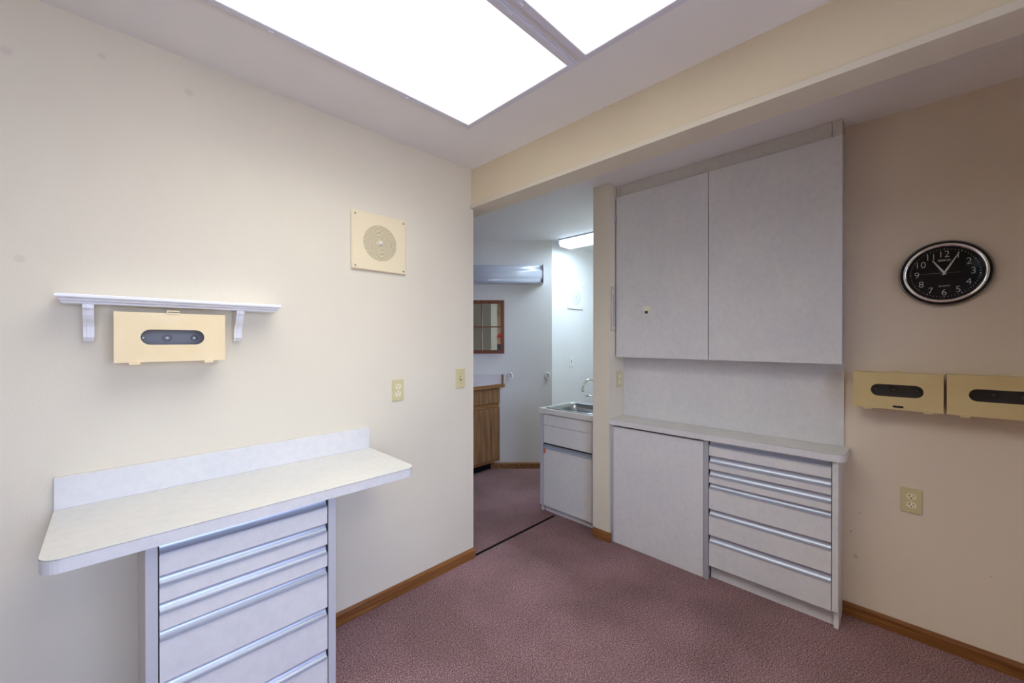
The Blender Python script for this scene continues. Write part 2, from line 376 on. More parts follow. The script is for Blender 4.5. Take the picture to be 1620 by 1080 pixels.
# ------------------------------------------------------------------ drawer cabinets
RAIL_L = [(.793, .755, .695), (.695, .662, .617), (.617, .583, .537), (.537, .507, .386), (.386, .354, .232), (.232, .198, .060)]
RAIL_R = [(.797, .765, .711), (.711, .670, .634), (.634, .594, .556), (.556, .524, .408), (.408, .370, .259), (.259, .217, .083)]
def drawer(t, x0, x1, zt, zm, zb, yf=0.0):
    """front plane at local y=yf (faces -y): laminate face below, curved metal pull above"""
    g = 0.002
    d = MB().box(x0, x1, yf, yf+0.018, zb+0.0015, zm).build('drawer', M['lam'], t, 0.0008)
    h = zt-zm; k = 12; prof = []
    lip = 0.0055
    prof.append((yf-0.0035, zm+.0008)); prof.append((yf-0.0035, zm+lip)); prof.append((yf+0.001, zm+lip))
    for i in range(k+1):
        a = i/k; prof.append((yf+0.002+0.014*math.sin(a*PI*0.60), zm+lip+(h-lip-0.003)*(1-math.cos(a*PI/2))*0.62+(h-lip-0.003)*0.38*a))
    prof.append((yf+0.03, zt-0.0005)); prof.append((yf+0.03, zm))
    off = d.location
    p = MB().prism(prof, x0+0.001, x1-0.001, 0, smooth=False)
    p.v = [(a-off.x, b-off.y, c-off.z) for a, b, c in p.v]
    pu = p.build('pull', M['alu'], d); lab(pu, 'full-width curved metal pull')
    return d

# left cabinet (faces south, local frame = world axes about its own base)
t = thing('drawer_cabinet', 'grey laminate drawer cabinet with full-width metal pulls under the overhanging counter, against the shelf wall', 'drawer cabinet', (0.331, 1.51, 0))
W0, W1 = -0.262, 0.261
mb = MB(); mb.box(W0, W0+0.018, 0.004, YN-1.511, 0.0, .792); mb.box(W1-0.018, W1, 0.004, YN-1.511, 0.0, .792)
mb.box(W0+.018, W1-.018, 0.035, 0.05, 0, .792)
o = mb.build('body', M['lam'], t, 0.001)
MB().box(W0, W0+0.0262, 0, 0.004, 0.0, .792).build('stile', M['lam_plain'], t); MB().box(W1-0.0262, W1, 0, 0.004, 0.0, .792).build('stile', M['lam_plain'], t)
MB().box(W0+0.0265, W0+.029, .006, .03, .06, .79).build('side_gap_shade', M['gap_shade'], t)  # dark strips paint shade into the slits beside the drawers
MB().box(W1-.029, W1-0.0265, .006, .03, .06, .79).build('side_gap_shade', M['gap_shade'], t)
for r in RAIL_L: drawer(t, W0+0.0295, W1-0.0295, *r)
MB().box(W0+.018, W1-.018, 0.02, 0.034, 0, 0.058).build('toe_kick', M['lam'], t)

# right base unit, facing west: local x runs towards -Y (south), local -y towards the room
XD = 2.402
t = thing('drawer_cabinet', 'grey laminate six-drawer base cabinet under the long counter, beside the clock wall', 'drawer cabinet', (XD, 0.5195, 0), ROT_E)
L0, L1 = -0.3015, 0.3005         # y 0.821 .. 0.219
mb = MB(); mb.box(L1-0.018, L1, 0.020, XE-XD-.001, 0.0, .7985); mb.box(L0, L0+0.016, 0.02, XE-XD-.001, 0.0, .7985); mb.box(L0+.016, L1-.018, .032, .045, 0.06, .7985)
mb.build('body', M['lam'], t, 0.001)
lab(MB().box(L0, L0+0.0255, -0.001, 0.02, 0.0, .7985).build('stile', M['alu_flat'], t), 'grey metal-coloured upright')
MB().box(L1-0.0235, L1, -0.001, 0.02, 0.086, .7985).build('stile', M['lam'], t, .002)
MB().box(L0+0.026, L0+.028, .004, .03, .084, .79).build('side_gap_shade', M['gap_shade'], t)  # dark strip as painted shade next to the upright
for r in RAIL_R: drawer(t, L0+0.0285, L1-0.0265, *r)
MB().box(L0+0.026, L1-.018, .045, .06, 0, 0.084).build('toe_kick', M['lam'], t); 
MB().box(L1-0.018, L1, .045, XE-XD-.001, 0, 0.0001+.002).build('foot', M['lam'], t)
t = thing('access_panel', 'large plain grey laminate panel reaching the carpet between the pier and the drawers', 'panel', (XD, 1.124, 0), ROT_E)
P0, P1 = -0.3015, 0.3005         # y 1.4255 .. .8235
MB().box(-0.280, P1, 0.0, 0.018, 0.002, .786).build('panel_face', M['lam'], t, 0.001)
lab(MB().box(P0, -0.281, 0.002, 0.03, 0.0, .7985).build('stile', M['alu_flat'], t), 'grey metal-coloured upright beside the pier')
MB().box(-0.28, P1, 0.022, 0.034, 0.0, .7985).build('backing', M['gap_shade'], t)
# countertop of the base unit
CT0, CT1 = .799, .8365
def rounded_end(x0, x1, y0, y1, r):     # rectangle whose two front (-y) corners may be rounded; here only max-x one
    pts = [(x0, y1), (x0, y0)]
    for i in range(9):
        a = -PI/2+PI/2*i/8; pts.append((x1-r+r*math.cos(a), y0+r+r*math.sin(a)))
    pts.append((x1, y1)); return pts
t = thing('countertop', 'long shallow grey laminate countertop above the drawers and panel, one rounded corner', 'countertop', (2.383, 0.81, 0), ROT_E)
re_ = rounded_end(-0.6165, 0.618, 0, XE-2.383-.001, 0.045)
MB().prism(re_, CT0, CT1-.0028, 2).build('worktop', M['lam'], t, 0.0006)
MB().prism([(a+(.0004 if a > 0 else 0), b-.0004 if b < .1 else b) for a, b in re_], CT1-.0026, CT1-.0020, 2).build('seam_line', M['seam'], t)
MB().prism(re_, CT1-.0019, CT1, 2).build('top_sheet', M['lam_top'], t)
tag(MB().box(XE-0.014, XE-0.0005, 0.214, PY0-0.0005, CT1+.0005, 1.262).build('back_panel', M['lam'], bevel=0.0008),
    'grey laminate splash panel on the wall between counter and wall cabinet', 'panel')
# wall cabinet
XU = 2.461
t = thing('wall_cabinet', 'tall two-door grey laminate wall cabinet reaching the ceiling', 'wall cabinet', (XU, 0.82, 1.254), ROT_E)
# local x: y=0.82 - x ; doors y 1.419..0.818 and .814...213
mb = MB(); mb.box(-.6065, .605, .022, XE-XU-.001, 0.004, .02); mb.box(-.6065, -.588, .022, XE-XU-.001, .02, CEIL-1.254-.001); mb.box(.589, .605, .022, XE-XU-.001, .02, CEIL-1.254-.001)
mb.box(-.588, .589, .03, XE-XU-.001, 1.10, CEIL-1.254-.001); mb.box(-.588, .589, .10, XE-XU-.001, .02, 1.10)
mb.build('body', M['lam_plain'], t)
d1 = MB().box(-0.6, 0.0005, 0, 0.019, 0.0, 1.098).build('door', M['lam'], t, 0.001)
d2 = MB().box(0.0045, .607, 0, 0.019, 0.0, 1.098).build('door', M['lam'], t, 0.001)
MB().box(-.575, .565, .016, .03, 1.102, CEIL-1.254-.0012).build('filler_strip', M['lam_filler'], t); MB().box(-.6065, -.577, .017, .03, 1.102, CEIL-1.254-.0012).build('filler_strip', M['lam_filler'], t)
MB().box(.567, .605, .015, .03, 1.102, CEIL-1.254-.0012).build('filler_strip', M['lam_filler'], t)
MB().box(-.605, -.6015, .004, .02, .01, 1.09).build('edge_gap_shade', M['gap_shade'], t)  # strip coloured dark for the shade between door and pier
MB().box(-.006, .011, .0195, .0215, .01, 1.09).build('centre_gap_shade', M['gap_shade'], t)  # dark strip added behind the doors to paint the slit's shade
ph = MB(); ph.box(.6065, .6085, .019, .034, 0.0, 1.098)
for k in range(54): ph.lathe([(.0022, 0), (.0022, .0008)], (.6085, .0265, .012+k*.02), 'x', 6)
ph.build('piano_hinge', M['alu_flat'], t)
def local_in(o, pts_mb):      # shift part-local geometry under a child whose origin moved
    off = o.location; pts_mb.v = [(a-off.x, b-off.y, c-off.z) for a, b, c in pts_mb.v]; return pts_mb
hk = MB(); hk.prism([(-.375+a, .335+b) for a, b in ((-.026, .0), (-.026, -.022), (-.014, -.026), (-.012, -.052), (.012, -.052), (.014, -.026), (.026, -.022), (.026, .0))], -.004, -.0005, 1)
ho = local_in(d1, hk).build('adhesive_hook', M['hook_pl'], d1, .0008); lab(ho, 'small ivory plastic hook stuck on the door')
hk = MB(); hk.tube([(-.375-.004, -.004, .335-.03), (-.379, -.012, .335-.040), (-.379, -.014, .335-.036)], .0028, 8); hk.box(-.385, -.367, -.0055, -.0035, .335-.046, .335-.03)
hk.v = [(a-ho.location.x-d1.location.x*1, b-ho.location.y-d1.location.y, c-ho.location.z-d1.location.z) for a, b, c in hk.v]
# keep hook peg as its own small part of the door
hk.v = [(a+ho.location.x, b+ho.location.y, c+ho.location.z) for a, b, c in hk.v]; hk.build('hook_peg', M['dark'], d1)
hg = MB(); hg.box(-.604, -.590, -.004, -.0003, .925, .975); hg.lathe([(.003, 0), (.003, .05)], (-.604, -.003, .925), 'z', 10)
local_in(d1, hg).build('hinge', M['alu_flat'], d1, .0006)
# pale bracket strip screwed on the pier beside the door
t = thing('bracket_strip', 'pale metal strip with two screws on the pier side beside the wall cabinet door', 'bracket', (2.437, PY0, 1.585), 0)
MB().box(-.033, .010, -.005, -.0005, -.155, .150).build('plate', M['pale_strip'], t, .001)
MB().box(-.033, -.021, -.010, -.005, -.155, .150).build('flange', mat('pale_flange', (.62, .60, .55), .5), t, .001)
for z in (-.130, .118): MB().lathe([(.010, -.005), (.010, -.009), (.007, -.013)], (-.006, 0, z), 'y', 16).build('screw', M['ivory_light'], t)

# left countertop with backsplash
t = thing('countertop', 'white-topped grey laminate counter with backsplash overhanging the cabinet below the shelf', 'countertop', (0.40, YN, 0))
x0, x1, yf = -0.525, 0.520, -0.4506
pts = [(x1, -0.001), (x0, -0.001)]
R_ = .045
for i in range(9): a = PI+PI/2*i/8; pts.append((x0+R_+R_*math.cos(a), yf+R_+R_*math.sin(a)))
for i in range(9): a = 1.5*PI+PI/2*i/8; pts.append((x1-R_+R_*math.cos(a), yf+R_+R_*math.sin(a)))
MB().prism(pts, .793, .8272, 2).build('worktop', M['lam'], t, 0.0006)
MB().prism([(a*1.0006, b-.0004 if b < -.01 else b) for a, b in pts], .8274, .8280, 2).build('seam_line', M['seam'], t)
MB().prism(pts, .8281, .830, 2).build('top_sheet', M['lam_top'], t)
MB().box(x0, x1-.002, -.021, -.001, .8302, .932).build('backsplash', M['lam'], t, 0.001)

# ------------------------------------------------------------------ wall shelf
t = thing('wall_shelf', 'narrow white moulded shelf on two brackets above the glove box holder', 'shelf', (0.19, YN, 1.485))
dep = .112; SX0, SX1 = -.307, .307
def shelf_ring(x, e):   # profile in (y,z) grows outwards with e
    return [(x, 0, 0), (x, -dep+.022-e*0, 0), (x, -dep+.020, .006), (x, -dep+.012, .009), (x, -dep+.010, .014), (x, -dep+.002, .017), (x, -dep, .020), (x, -dep, .0265), (x, -dep+.003, .029), (x, 0, .029)]
rings = []
for x, ins in ((SX0, 0), (SX1, 0)):
    s = 1 if x < 0 else -1; r = shelf_ring(x, 0)
    insets = [.012, .012, .011, .008, .007, .002, 0, 0, .003, .003]
    rings.append([(p[0]+s*i_, p[1]-.0005, p[2]) for p, i_ in zip(r, insets)])
MB().loft(rings, smooth=False).build('shelf_board', M['white_paint'], t, .0006)
for bx in (-.237, .171):
    pr = [(-.0005, -.0003), (-.088, -.0003), (-.088, -.012), (-.080, -.020), (-.074, -.036), (-.066, -.048), (-.054, -.058), (-.046, -.072), (-.042, -.092), (-.040, -.106), (-.026, -.120), (-.0005, -.120)]
    mb = MB().prism(pr, bx-.013, bx+.013, 0); mb.prism([(a-.003 if a < -.01 else a, b) for a, b in pr], bx-.005, bx+.005, 0)
    mb.build('bracket', M['white_paint'], t, .0008)

# ------------------------------------------------------------------ glove box holders
def holder(name, label, loc, rotz, w_, h_, m_body, m_in, slot, tabs, latch, group, plate=False, emboss=False):
    """local: x right, -y outward, origin at centre bottom on the wall; slot=(x0,x1,zc,hh)"""
    D = .100; t = thing(name, label, 'glove box holder', loc, rotz, group)
    sh = MB(); a, b = -w_/2+.004, w_/2-.004
    sh.box(a, b, -.005, -.0005, .003, h_-.003); sh.box(a, a+.003, -D+.003, -.005, .003, h_-.003); sh.box(b-.003, b, -D+.003, -.005, .003, h_-.003)
    sh.box(a+.003, b-.003, -D+.003, -.005, .003, .006); sh.box(a+.003, b-.003, -D+.003, -.005, h_-.006, h_-.003)
    sh.build('body', m_body, t)
    MB().box(a+.004, b-.004, -.012, -.006, .008, h_-.008).build('back_liner', m_in, t)
    # front with a stadium slot
    sx0, sx1, zc, hh = slot; n = 12; inner = []
    for i in range(n+1): an = -PI/2+PI*i/n; inner.append((sx1-hh+hh*math.cos(an), zc+hh*math.sin(an)))
    for i in range(n+1): an = PI/2+PI*i/n; inner.append((sx0+hh+hh*math.cos(an), zc+hh*math.sin(an)))
    outer = []
    cx = (sx0+sx1)/2
    for (x, z) in inner:
        dx, dz = x-cx, z-zc; s_ = min((w_/2-cx if dx > 0 else cx+w_/2)/max(abs(dx), 1e-6), ((h_-zc) if dz > 0 else zc)/max(abs(dz), 1e-6)); outer.append((cx+dx*s_, zc+dz*s_))
    # snap ring points nearest to the four corners
    for cxn, czn in ((w_/2, 0), (w_/2, h_), (-w_/2, h_), (-w_/2, 0)):
        k = min(range(len(outer)), key=lambda i: (outer[i][0]-cxn)**2+(outer[i][1]-czn)**2); outer[k] = (cxn, czn)
    y0, y1 = -D, -D+.0028
    rings = [[(x, y1, z) for x, z in inner], [(x, y0, z) for x, z in inner], [(x, y0, z) for x, z in outer], [(x, y1, z) for x, z in outer], [(x, y1, z) for x, z in inner]]
    f = MB().loft(rings, False, False, False).build('front_cover', m_body, t)
    for x in tabs:
        MB().box(x-.014, x+.014, -D-.004, -D+.004, -.008, .001).build('hinge_tab', m_body, t, .0008)
        MB().box(x-.008, x+.008, -D-.0035, -D-.0005, .0005, .005).build('hinge_tab', m_body, t, .0008)
    lx = latch
    l_ = MB(); l_.box(lx-.017, lx+.017, -D-.004, -D+.002, h_+.006, h_+.0095); l_.box(lx-.017, lx-.014, -D-.004, -D+.002, h_-.001, h_+.006); l_.box(lx+.014, lx+.017, -D-.004, -D+.002, h_-.001, h_+.006)
    l_.box(lx-.014, lx+.014, -D-.002, -D-.0002, h_-.003, h_+.001)
    l_.build('latch', m_body, t)
    for x, r in ((sx0+.075, .013), (sx1-.020, .010), (sx0+.010, .006)):
        bo = MB().lathe([(r, 0), (r, -.005), (r*.55, -.007)], (x, -.012, zc-.002), 'y', 20).build('mounting_boss', m_in, t)
        ctr = MB().lathe([(.0035, -.0071), (.0035, -.0085)], (x, -.012, zc-.002), 'y', 10); off = bo.location; ctr.v = [(p-off.x, q-off.y, s-off.z) for p, q, s in ctr.v]; ctr.build('screw', M['screw'], bo)
    if plate: lab(MB().box(-.003+plate-.017, -.003+plate+.017, -D-.0015, -D-.0003, .0095, .0185).build('name_plate', M['dark'], t), 'tiny black name plate')
    if emboss:
        e = MB(); e.prism([(emboss-.016, .030), (emboss+.016, .030), (emboss+.004, .043), (emboss-.004, .043)], -D-.0006, -D+.0001, 1); e.box(emboss-.030, emboss+.030, -D-.0006, -D+.0001, .016, .025)
        lab(e.build('embossed_mark', m_body, t), 'faint raised mark')
    return t
G = 'wall mounted glove box holders'
holder('glove_box_holder', 'pale cream plastic glove box holder on the wall right under the white shelf', (0.1595, YN, 1.295), 0, .299, .169, M['box'], M['box_in'], (-.0855, .0865, .085, .026), (-.100, .099), -.001, G)
holder('glove_box_holder', 'tan glove box holder below the clock next to the wall cabinet, fully in view', (XE, 0.027, 1.056), ROT_E, .292, .166, M['box_tan'], M['box_in_dark'], (-.085, .087, .085, .0275), (-.096, .100), -.001, G, plate=.010)
holder('glove_box_holder', 'tan glove box holder cut off by the right edge of the picture', (XE, -0.279, 1.056), ROT_E, .302, .169, M['box_tan'], M['box_in_dark'], (-.090, .082, .088, .0255), (-.100, .100), -.003, G, emboss=-.010)

# ------------------------------------------------------------------ speakers, outlets, switches
def speaker(label, loc, rotz, w_, h_, mp, mh, rad):
    t = thing('wall_speaker', label, 'speaker', loc, rotz, 'square ceiling-system speakers set in walls')
    MB().box(-w_/2, w_/2, -.012, -.0005, -h_/2, h_/2).build('face_plate', mp, t, .006, 1)
    hm = MB(); n = 15
    for k in range(3, n):
        r = rad*k/(n-1); cnt = max(8, int(2*PI*r/(rad/(n-1)*1.0)))
        for i in range(cnt):
            a = 2*PI*i/cnt; cx, cz = r*math.cos(a), r*math.sin(a); q = rad/(n-1)*0.34
            hm.add([(cx+q*math.cos(b*PI/3), -.0124, cz+q*math.sin(b*PI/3)) for b in range(6)], [tuple(range(6))])
    g = hm.build('grille', mh, t); lab(g, 'round field of small holes')
    MB().lathe([(.011, -.012), (.011, -.018), (.006, -.024)], (0, 0, 0), 'y', 24).build('centre_knob', mat('knob', (.78, .78, .72), .3, .3), t)
    for sx_ in (-1, 1):
        for sz in (-1, 1): MB().lathe([(.0045, -.012), (.0045, -.0145)], (sx_*(w_/2-.018), 0, sz*(h_/2-.018)), 'y', 12).build('screw', M['screw'], t)
speaker('square cream speaker plate with round grille high on the near wall above the outlet', (.982, YN, 1.867), 0, .300, .292, M['cream_metal'], M['brown_hole'], .088)
speaker('square white speaker plate with round grille on the bright wall of the sink room', (3.746, YB, 1.862), 0, .300, .284, M['white_pl'], M['grey_hole'], .092)
def outlet(label, loc, rotz, mp, mi, w_=.070, h_=.114, kind='outlet', mark=None):
    nm = {'outlet': 'power_outlet', 'switch': 'light_switch'}[kind]
    t = thing(nm, label, {'outlet': 'outlet', 'switch': 'light switch'}[kind], loc, rotz)
    MB().box(-w_/2, w_/2, -.006, -.0004, -h_/2, h_/2).build('cover_plate', mp, t, .003, 2)
    if kind == 'outlet':
        for zc in (-.0195, .0195):
            pts = [(x, zc+z) for x, z in rrect(-.0165, .0165, -.0135, .0135, .0105, 5)]
            r = MB().prism(pts, -.0078, -.006, 1).build('socket', mi, t, .0006)
            s = MB(); s.box(-.0085, -.0058, -.0082, -.0077, zc-.0005, zc+.0085); s.box(.0058, .0082, -.0082, -.0077, zc+.0005, zc+.0080); s.lathe([(.0028, -.0077), (.0028, -.0082)], (0, 0, zc-.007), 'y', 12)
            off = r.location; s.v = [(a-off.x, b-off.y, c-off.z) for a, b, c in s.v]; s.build('slots', M['dark'], r)
        MB().lathe([(.003, -.006), (.003, -.0075)], (0, 0, 0), 'y', 12).build('screw', mi, t)
    else:
        MB().box(-.005, .005, -.0075, -.006, -.012, .012).build('switch_slot', M['dark'], t)
        mb = MB().prism([(-.006, -.006), (-.006, .004), (-.017, .013), (-.019, .009), (-.010, -.004)], -.0042, .0042, 0); mb.build('toggle', mi, t, .0008)
        for z in (-.030, .030): MB().lathe([(.0028, -.006), (.0028, -.0072)], (0, 0, z), 'y', 12).build('screw', M['screw'], t)
outlet('ivory duplex outlet on the near wall between the counter and the doorway', (1.0855, YN, 1.1025), 0, M['ivory'], M['ivory_light'])
outlet('ivory toggle switch by the doorway edge, just right of the near wall outlet', (1.5065, YN, 1.1365), 0, M['ivory'], M['ivory_light'], kind='switch', h_=.12)
outlet('ivory duplex outlet low on the clock wall above the baseboard', (XE, -.024, .632), ROT_E, M['ivory'], M['ivory_light'])
outlet('small ivory outlet on the pier side just above the long counter', (2.517, PY0, 1.097), 0, M['ivory'], M['ivory_light'])
outlet('white switch plate on the bright wall below the white speaker', (3.665, YB, 1.128), 0, M['white_pl'], M['white_pl'], kind='switch')

# ------------------------------------------------------------------ clock
t = thing('wall_clock', 'round black wall clock with chrome ring on the right hand wall, reading five past eleven', 'clock', (XE, -.123, 1.664), ROT_E)
RO = .143
MB().lathe([(RO, -.0005), (RO+.001, -.012), (RO-.002, -.020), (RO-.004, -.020)], (0, 0, 0), 'y', 96).build('outer_rim', mat('pewter_rim', (.30, .29, .27), .25, .9), t)
MB().loft([[(r*math.cos(2*PI*i/96), y, r*math.sin(2*PI*i/96)) for i in range(96)] for r, y in ((RO-.004, -.016), (RO-.005, -.024), (RO-.007, -.027), (RO-.012, -.026), (RO-.013, -.020))], False, False).build('black_ring', mat('black_enamel', (.006, .006, .007), .25, spec=.25), t)
MB().loft([[(r*math.cos(2*PI*i/96), y, r*math.sin(2*PI*i/96)) for i in range(96)] for r, y in ((RO-.0125, -.022), (RO-.0135, -.029), (RO-.017, -.034), (RO-.021, -.0345), (RO-.027, -.029), (RO-.0295, -.020))], False, False).build('chrome_ring', M['chrome'], t)
face = MB().lathe([(RO-.029, -.018), (RO-.029, -.0205)], (0, 0, 0), 'y', 96, smooth=False).build('dial', mat('black_dial', (.004, .004, .005), .7, spec=.08), t)
nb = MB(); fl = face.location
pos = {'12': (.002, .0825, .040), '1': (.041, .074, .040), '2': (.072, .044, .040), '3': (.084, .002, .040), '4': (.071, -.043, .040), '5': (.041, -.074, .040), '6': (0.0, -.084, .040),
       '7': (-.041, -.074, .040), '8': (-.070, -.044, .040), '9': (-.084, -.002, .040), '10': (-.070, .043, .040), '11': (-.041, .074, .040)}
for s, (x, z, sz) in pos.items():
    nb = MB(); text_into(nb, s, sz, x, z, -.0212, -.0007, .92); nb.v = [(a-fl.x, b-fl.y, c-fl.z) for a, b, c in nb.v]; nb.build('numeral', M['numeral'], face)
mk = MB()
for i in range(60):
    a = 2*PI*i/60; r = .104; q = .0011 if i % 5 else .0016
    mk.box(r*math.sin(a)-q, r*math.sin(a)+q, -.0212, -.0206, r*math.cos(a)-q, r*math.cos(a)+q)
mk.v = [(a-fl.x, b-fl.y, c-fl.z) for a, b, c in mk.v]; mk.build('minute_dots', M['numeral'], face)
for s, sz, z in (('SEIKO', .0115, .056), ('QUARTZ', .0068, -.057)):
    wd = MB(); text_into(wd, s, sz, 0, z, -.0212, .0001, 1.25)
    wd.v = [(a-fl.x, b-fl.y, c-fl.z) for a, b, c in wd.v]; wd.build('dial_lettering', M['numeral'], face)
def hand(name, deg, ln, tail, w0, w1, y, m_):
    a = math.radians(deg); s, c = math.sin(a), math.cos(a)
    P = [(-w0/2*.6, -tail), (w0/2*.6, -tail), (w0/2, ln*.18), (w1/2, ln), (-w1/2, ln), (-w0/2, ln*.18)]
    MB().prism([(x*c+z*s, -x*s+z*c) for x, z in P], y-.0007, y, 1).build(name, m_, t)
hand('hour_hand', -31.5, .068, .008, .0080, .0030, -.0226, M['hand']); hand('minute_hand', 27.5, .096, .010, .0075, .0022, -.0240, M['hand'])
hand('second_hand', -89, .078, .046, .0010, .0007, -.0252, mat('grey_second_hand', (.35, .36, .36), .5))
MB().lathe([(.004, -.021), (.004, -.0262)], (0, 0, 0), 'y', 16).build('hub', M['hand'], t)
MB().lathe([(RO-.027, -.0305), (RO-.027, -.0315)], (0, 0, 0), 'y', 96, smooth=False).build('glass', M['glass_thin'], t)

# ------------------------------------------------------------------ sink base cabinet
XS = 2.440; y0s, y1s = PY1+.004, 2.090
t = thing('sink_cabinet', 'small grey laminate sink cabinet with one door behind the pier', 'cabinet', (XS, (y0s+y1s)/2, 0), ROT_E)
hw = (y1s-y0s)/2; SD = 2.91-XS       # local x from -hw (north) to hw (south)
mb = MB(); mb.box(-hw, -hw+.018, .022, SD, .0, .786); mb.box(hw-.018, hw, .022, SD, .0, .786); mb.box(-hw+.018, hw-.018, SD-.012, SD, .0, .786); mb.box(-hw+.018, hw-.018, .06, SD-.012, .10, .115)
mb.build('body', M['lam'], t)
MB().box(-hw, -hw+.030, .0, .022, .05, .786).build('stile', M['lam_plain'], t, .001); MB().box(hw-.045, hw, .0, .022, .05, .786).build('stile', M['lam_plain'], t, .001)
A0, A1 = -hw+.035, hw-.048
MB().box(-hw+.0305, -hw+.0345, .006, .02, .05, .78).build('edge_gap_shade', M['gap_shade'], t)  # painted shade: dark strip between stile and panels
MB().box(A0, A1, .002, .02, .694, .780).build('upper_panel', M['lam'], t, .0008); MB().box(A0, A1, .002, .02, .552, .692).build('lower_panel', M['lam'], t, .0008)
MB().box(A0, A1, .012, .022, .538, .551).build('shadow_gap', M['gap_shade'], t)
dr = MB().box(A0, A1, .002, .02, .050, .506).build('door', M['lam'], t, .0008)
pl = MB().prism([(-.001, .507), (-.001, .513), (.004, .514), (.010, .520), (.006, .531), (-.001, .533), (-.001, .538), (.020, .538), (.020, .507)], A0, A1, 0)
lab(local_in(dr, pl).build('pull', M['alu'], dr), 'full-width metal pull')
st = MB().box(A0-.002, A0+.022, .0005, .0016, .468, .505); lab(local_in(dr, st).build('sticker', M['red'], dr), 'small torn red sticker')
MB().box(A0, hw-.001, .030, .045, .0, .049).build('toe_kick', M['lam'], t)
# sink countertop with hole
t = thing('countertop', 'short grey laminate countertop holding the steel sink behind the pier', 'countertop', (XS-.012, (y0s+y1s)/2, 0), ROT_E)
o0, o1, f0, f1 = -.215, .180, .045, .445   # hole in local x,y
mb = MB(); a, b, c_, d_ = -hw-.006, hw, 0.0, SD+.02
mb.box(a, o0, c_, d_, .787, .826); mb.box(o1, b, c_, d_, .787, .826); mb.box(o0, o1, c_, f0, .787, .826); mb.box(o0, o1, f1, d_, .787, .826)
mb.build('worktop', M['lam_top'], t)
MB().box(hw-.022, hw-.001, .0, d_, .8262, .925).build('side_splash', M['lam'], t, .001)
# sink bowl
t = thing('sink', 'stainless steel drop-in sink in the short countertop', 'sink', (XS-.012, (y0s+y1s)/2, .826), ROT_E)
def rr3(x0, x1, yy0, yy1, r, z): return [(x, y, z) for x, y in rrect(x0, x1, yy0, yy1, r, 6)]
rings = [rr3(o0-.018, o1+.018, f0-.016, f1+.012, .035, .0006), rr3(o0-.016, o1+.016, f0-.014, f1+.010, .034, .005), rr3(o0-.003, o1+.003, f0, f1-.06, .05, .006),
         rr3(o0+.002, o1-.002, f0+.005, f1-.066, .05, .001), rr3(o0+.008, o1-.008, f0+.010, f1-.072, .055, -.05), rr3(o0+.014, o1-.014, f0+.016, f1-.078, .06, -.135),
         rr3(o0+.035, o1-.035, f0+.035, f1-.10, .05, -.155), rr3(o0+.15, o1-.15, f0+.13, f1-.17, .03, -.160)]
MB().loft(rings, False, True).build('bowl', M['steel'], t)
MB().lathe([(.035, -.158), (.035, -.1555), (.028, -.154)], ((o0+o1)/2, .195, 0), 'z', 24).build('drain', M['chrome'], t)
t = thing('faucet', 'chrome gooseneck faucet over the small sink, partly behind the pier', 'faucet', (2.845, 1.825, .832))
MB().lathe([(.024, .0), (.024, .010), (.014, .018), (.013, .07)], (0, 0, 0), 'z', 24).build('base', M['chrome'], t)
path = [(0, 0, .02), (0, 0, .14)]
for i in range(13):
    a = PI*i/12; path.append((-.075+.075*math.cos(a), .030*i/12, .145+.070*math.sin(a)))
path.append((-.150, .030, .137))
MB().tube(path, .0085, 14).build('spout', M['chrome'], t); MB().lathe([(.0115, .0), (.0115, .018)], (-.150, .030, .122), 'z', 16).build('aerator', M['chrome'], t)
MB().tube([(-.005, .0, .055), (-.03, .045, .075), (-.04, .075, .07)], [.008, .006, .007], 10).build('lever', M['chrome'], t)
# dispenser behind the faucet
t = thing('wall_dispenser', 'white dispenser with dark slot seen at the pier edge behind the faucet', 'dispenser', (3.10, PY1+.0005, .93))
MB().prism([(0, 0), (.10, 0), (.085, .11), (.075, .19), (0, .19)], -.05, .05, 0).build('body', M['white_pl'], t, .004)

# ------------------------------------------------------------------ wrap light over the sink
t = thing('ceiling_light', 'long lit fluorescent wrap light on the ceiling of the sink room', 'ceiling light', (3.445, 2.0, CEIL))
cs = [(-.105, 0), (-.105, -.010), (-.108, -.018), (-.106, -.050), (-.088, -.072), (.088, -.072), (.106, -.050), (.108, -.018), (.105, -.010), (.105, 0)]
MB().prism([(x, z-.0005) for x, z in [(-.110, 0), (-.110, -.012), (.110, -.012), (.110, 0)]], -.40, .602, 1).build('housing', mat('light_housing', (.45, .47, .52), .4), t)
MB().prism([(x, z-.012) for x, z in [(-.104, 0), (-.106, -.035), (-.090, -.060), (.090, -.060), (.106, -.035), (.104, 0)]], -.40, .592, 1).build('lens', M['wrap_lens'], t, .004)
ld = bpy.data.lights.new('wrap_lamp', 'AREA'); ld.shape = 'RECTANGLE'; ld.size = .17; ld.size_y = .80; ld.energy = WRAP_W; ld.color = WRAP; ld.spread = math.radians(180)
lo_ = bpy.data.objects.new('wrap_lamp', ld); COL.objects.link(lo_); lo_.parent = t; lo_.location = (0, .04, -.0745)
MB().prism([(x, z-.0125) for x, z in [(-.110, 0), (-.112, -.036), (-.094, -.063), (.094, -.063), (.112, -.036), (.110, 0)]], .593, .603, 1).build('end_cap', mat('lit_white_plastic', (.85, .87, .9), .4), t)

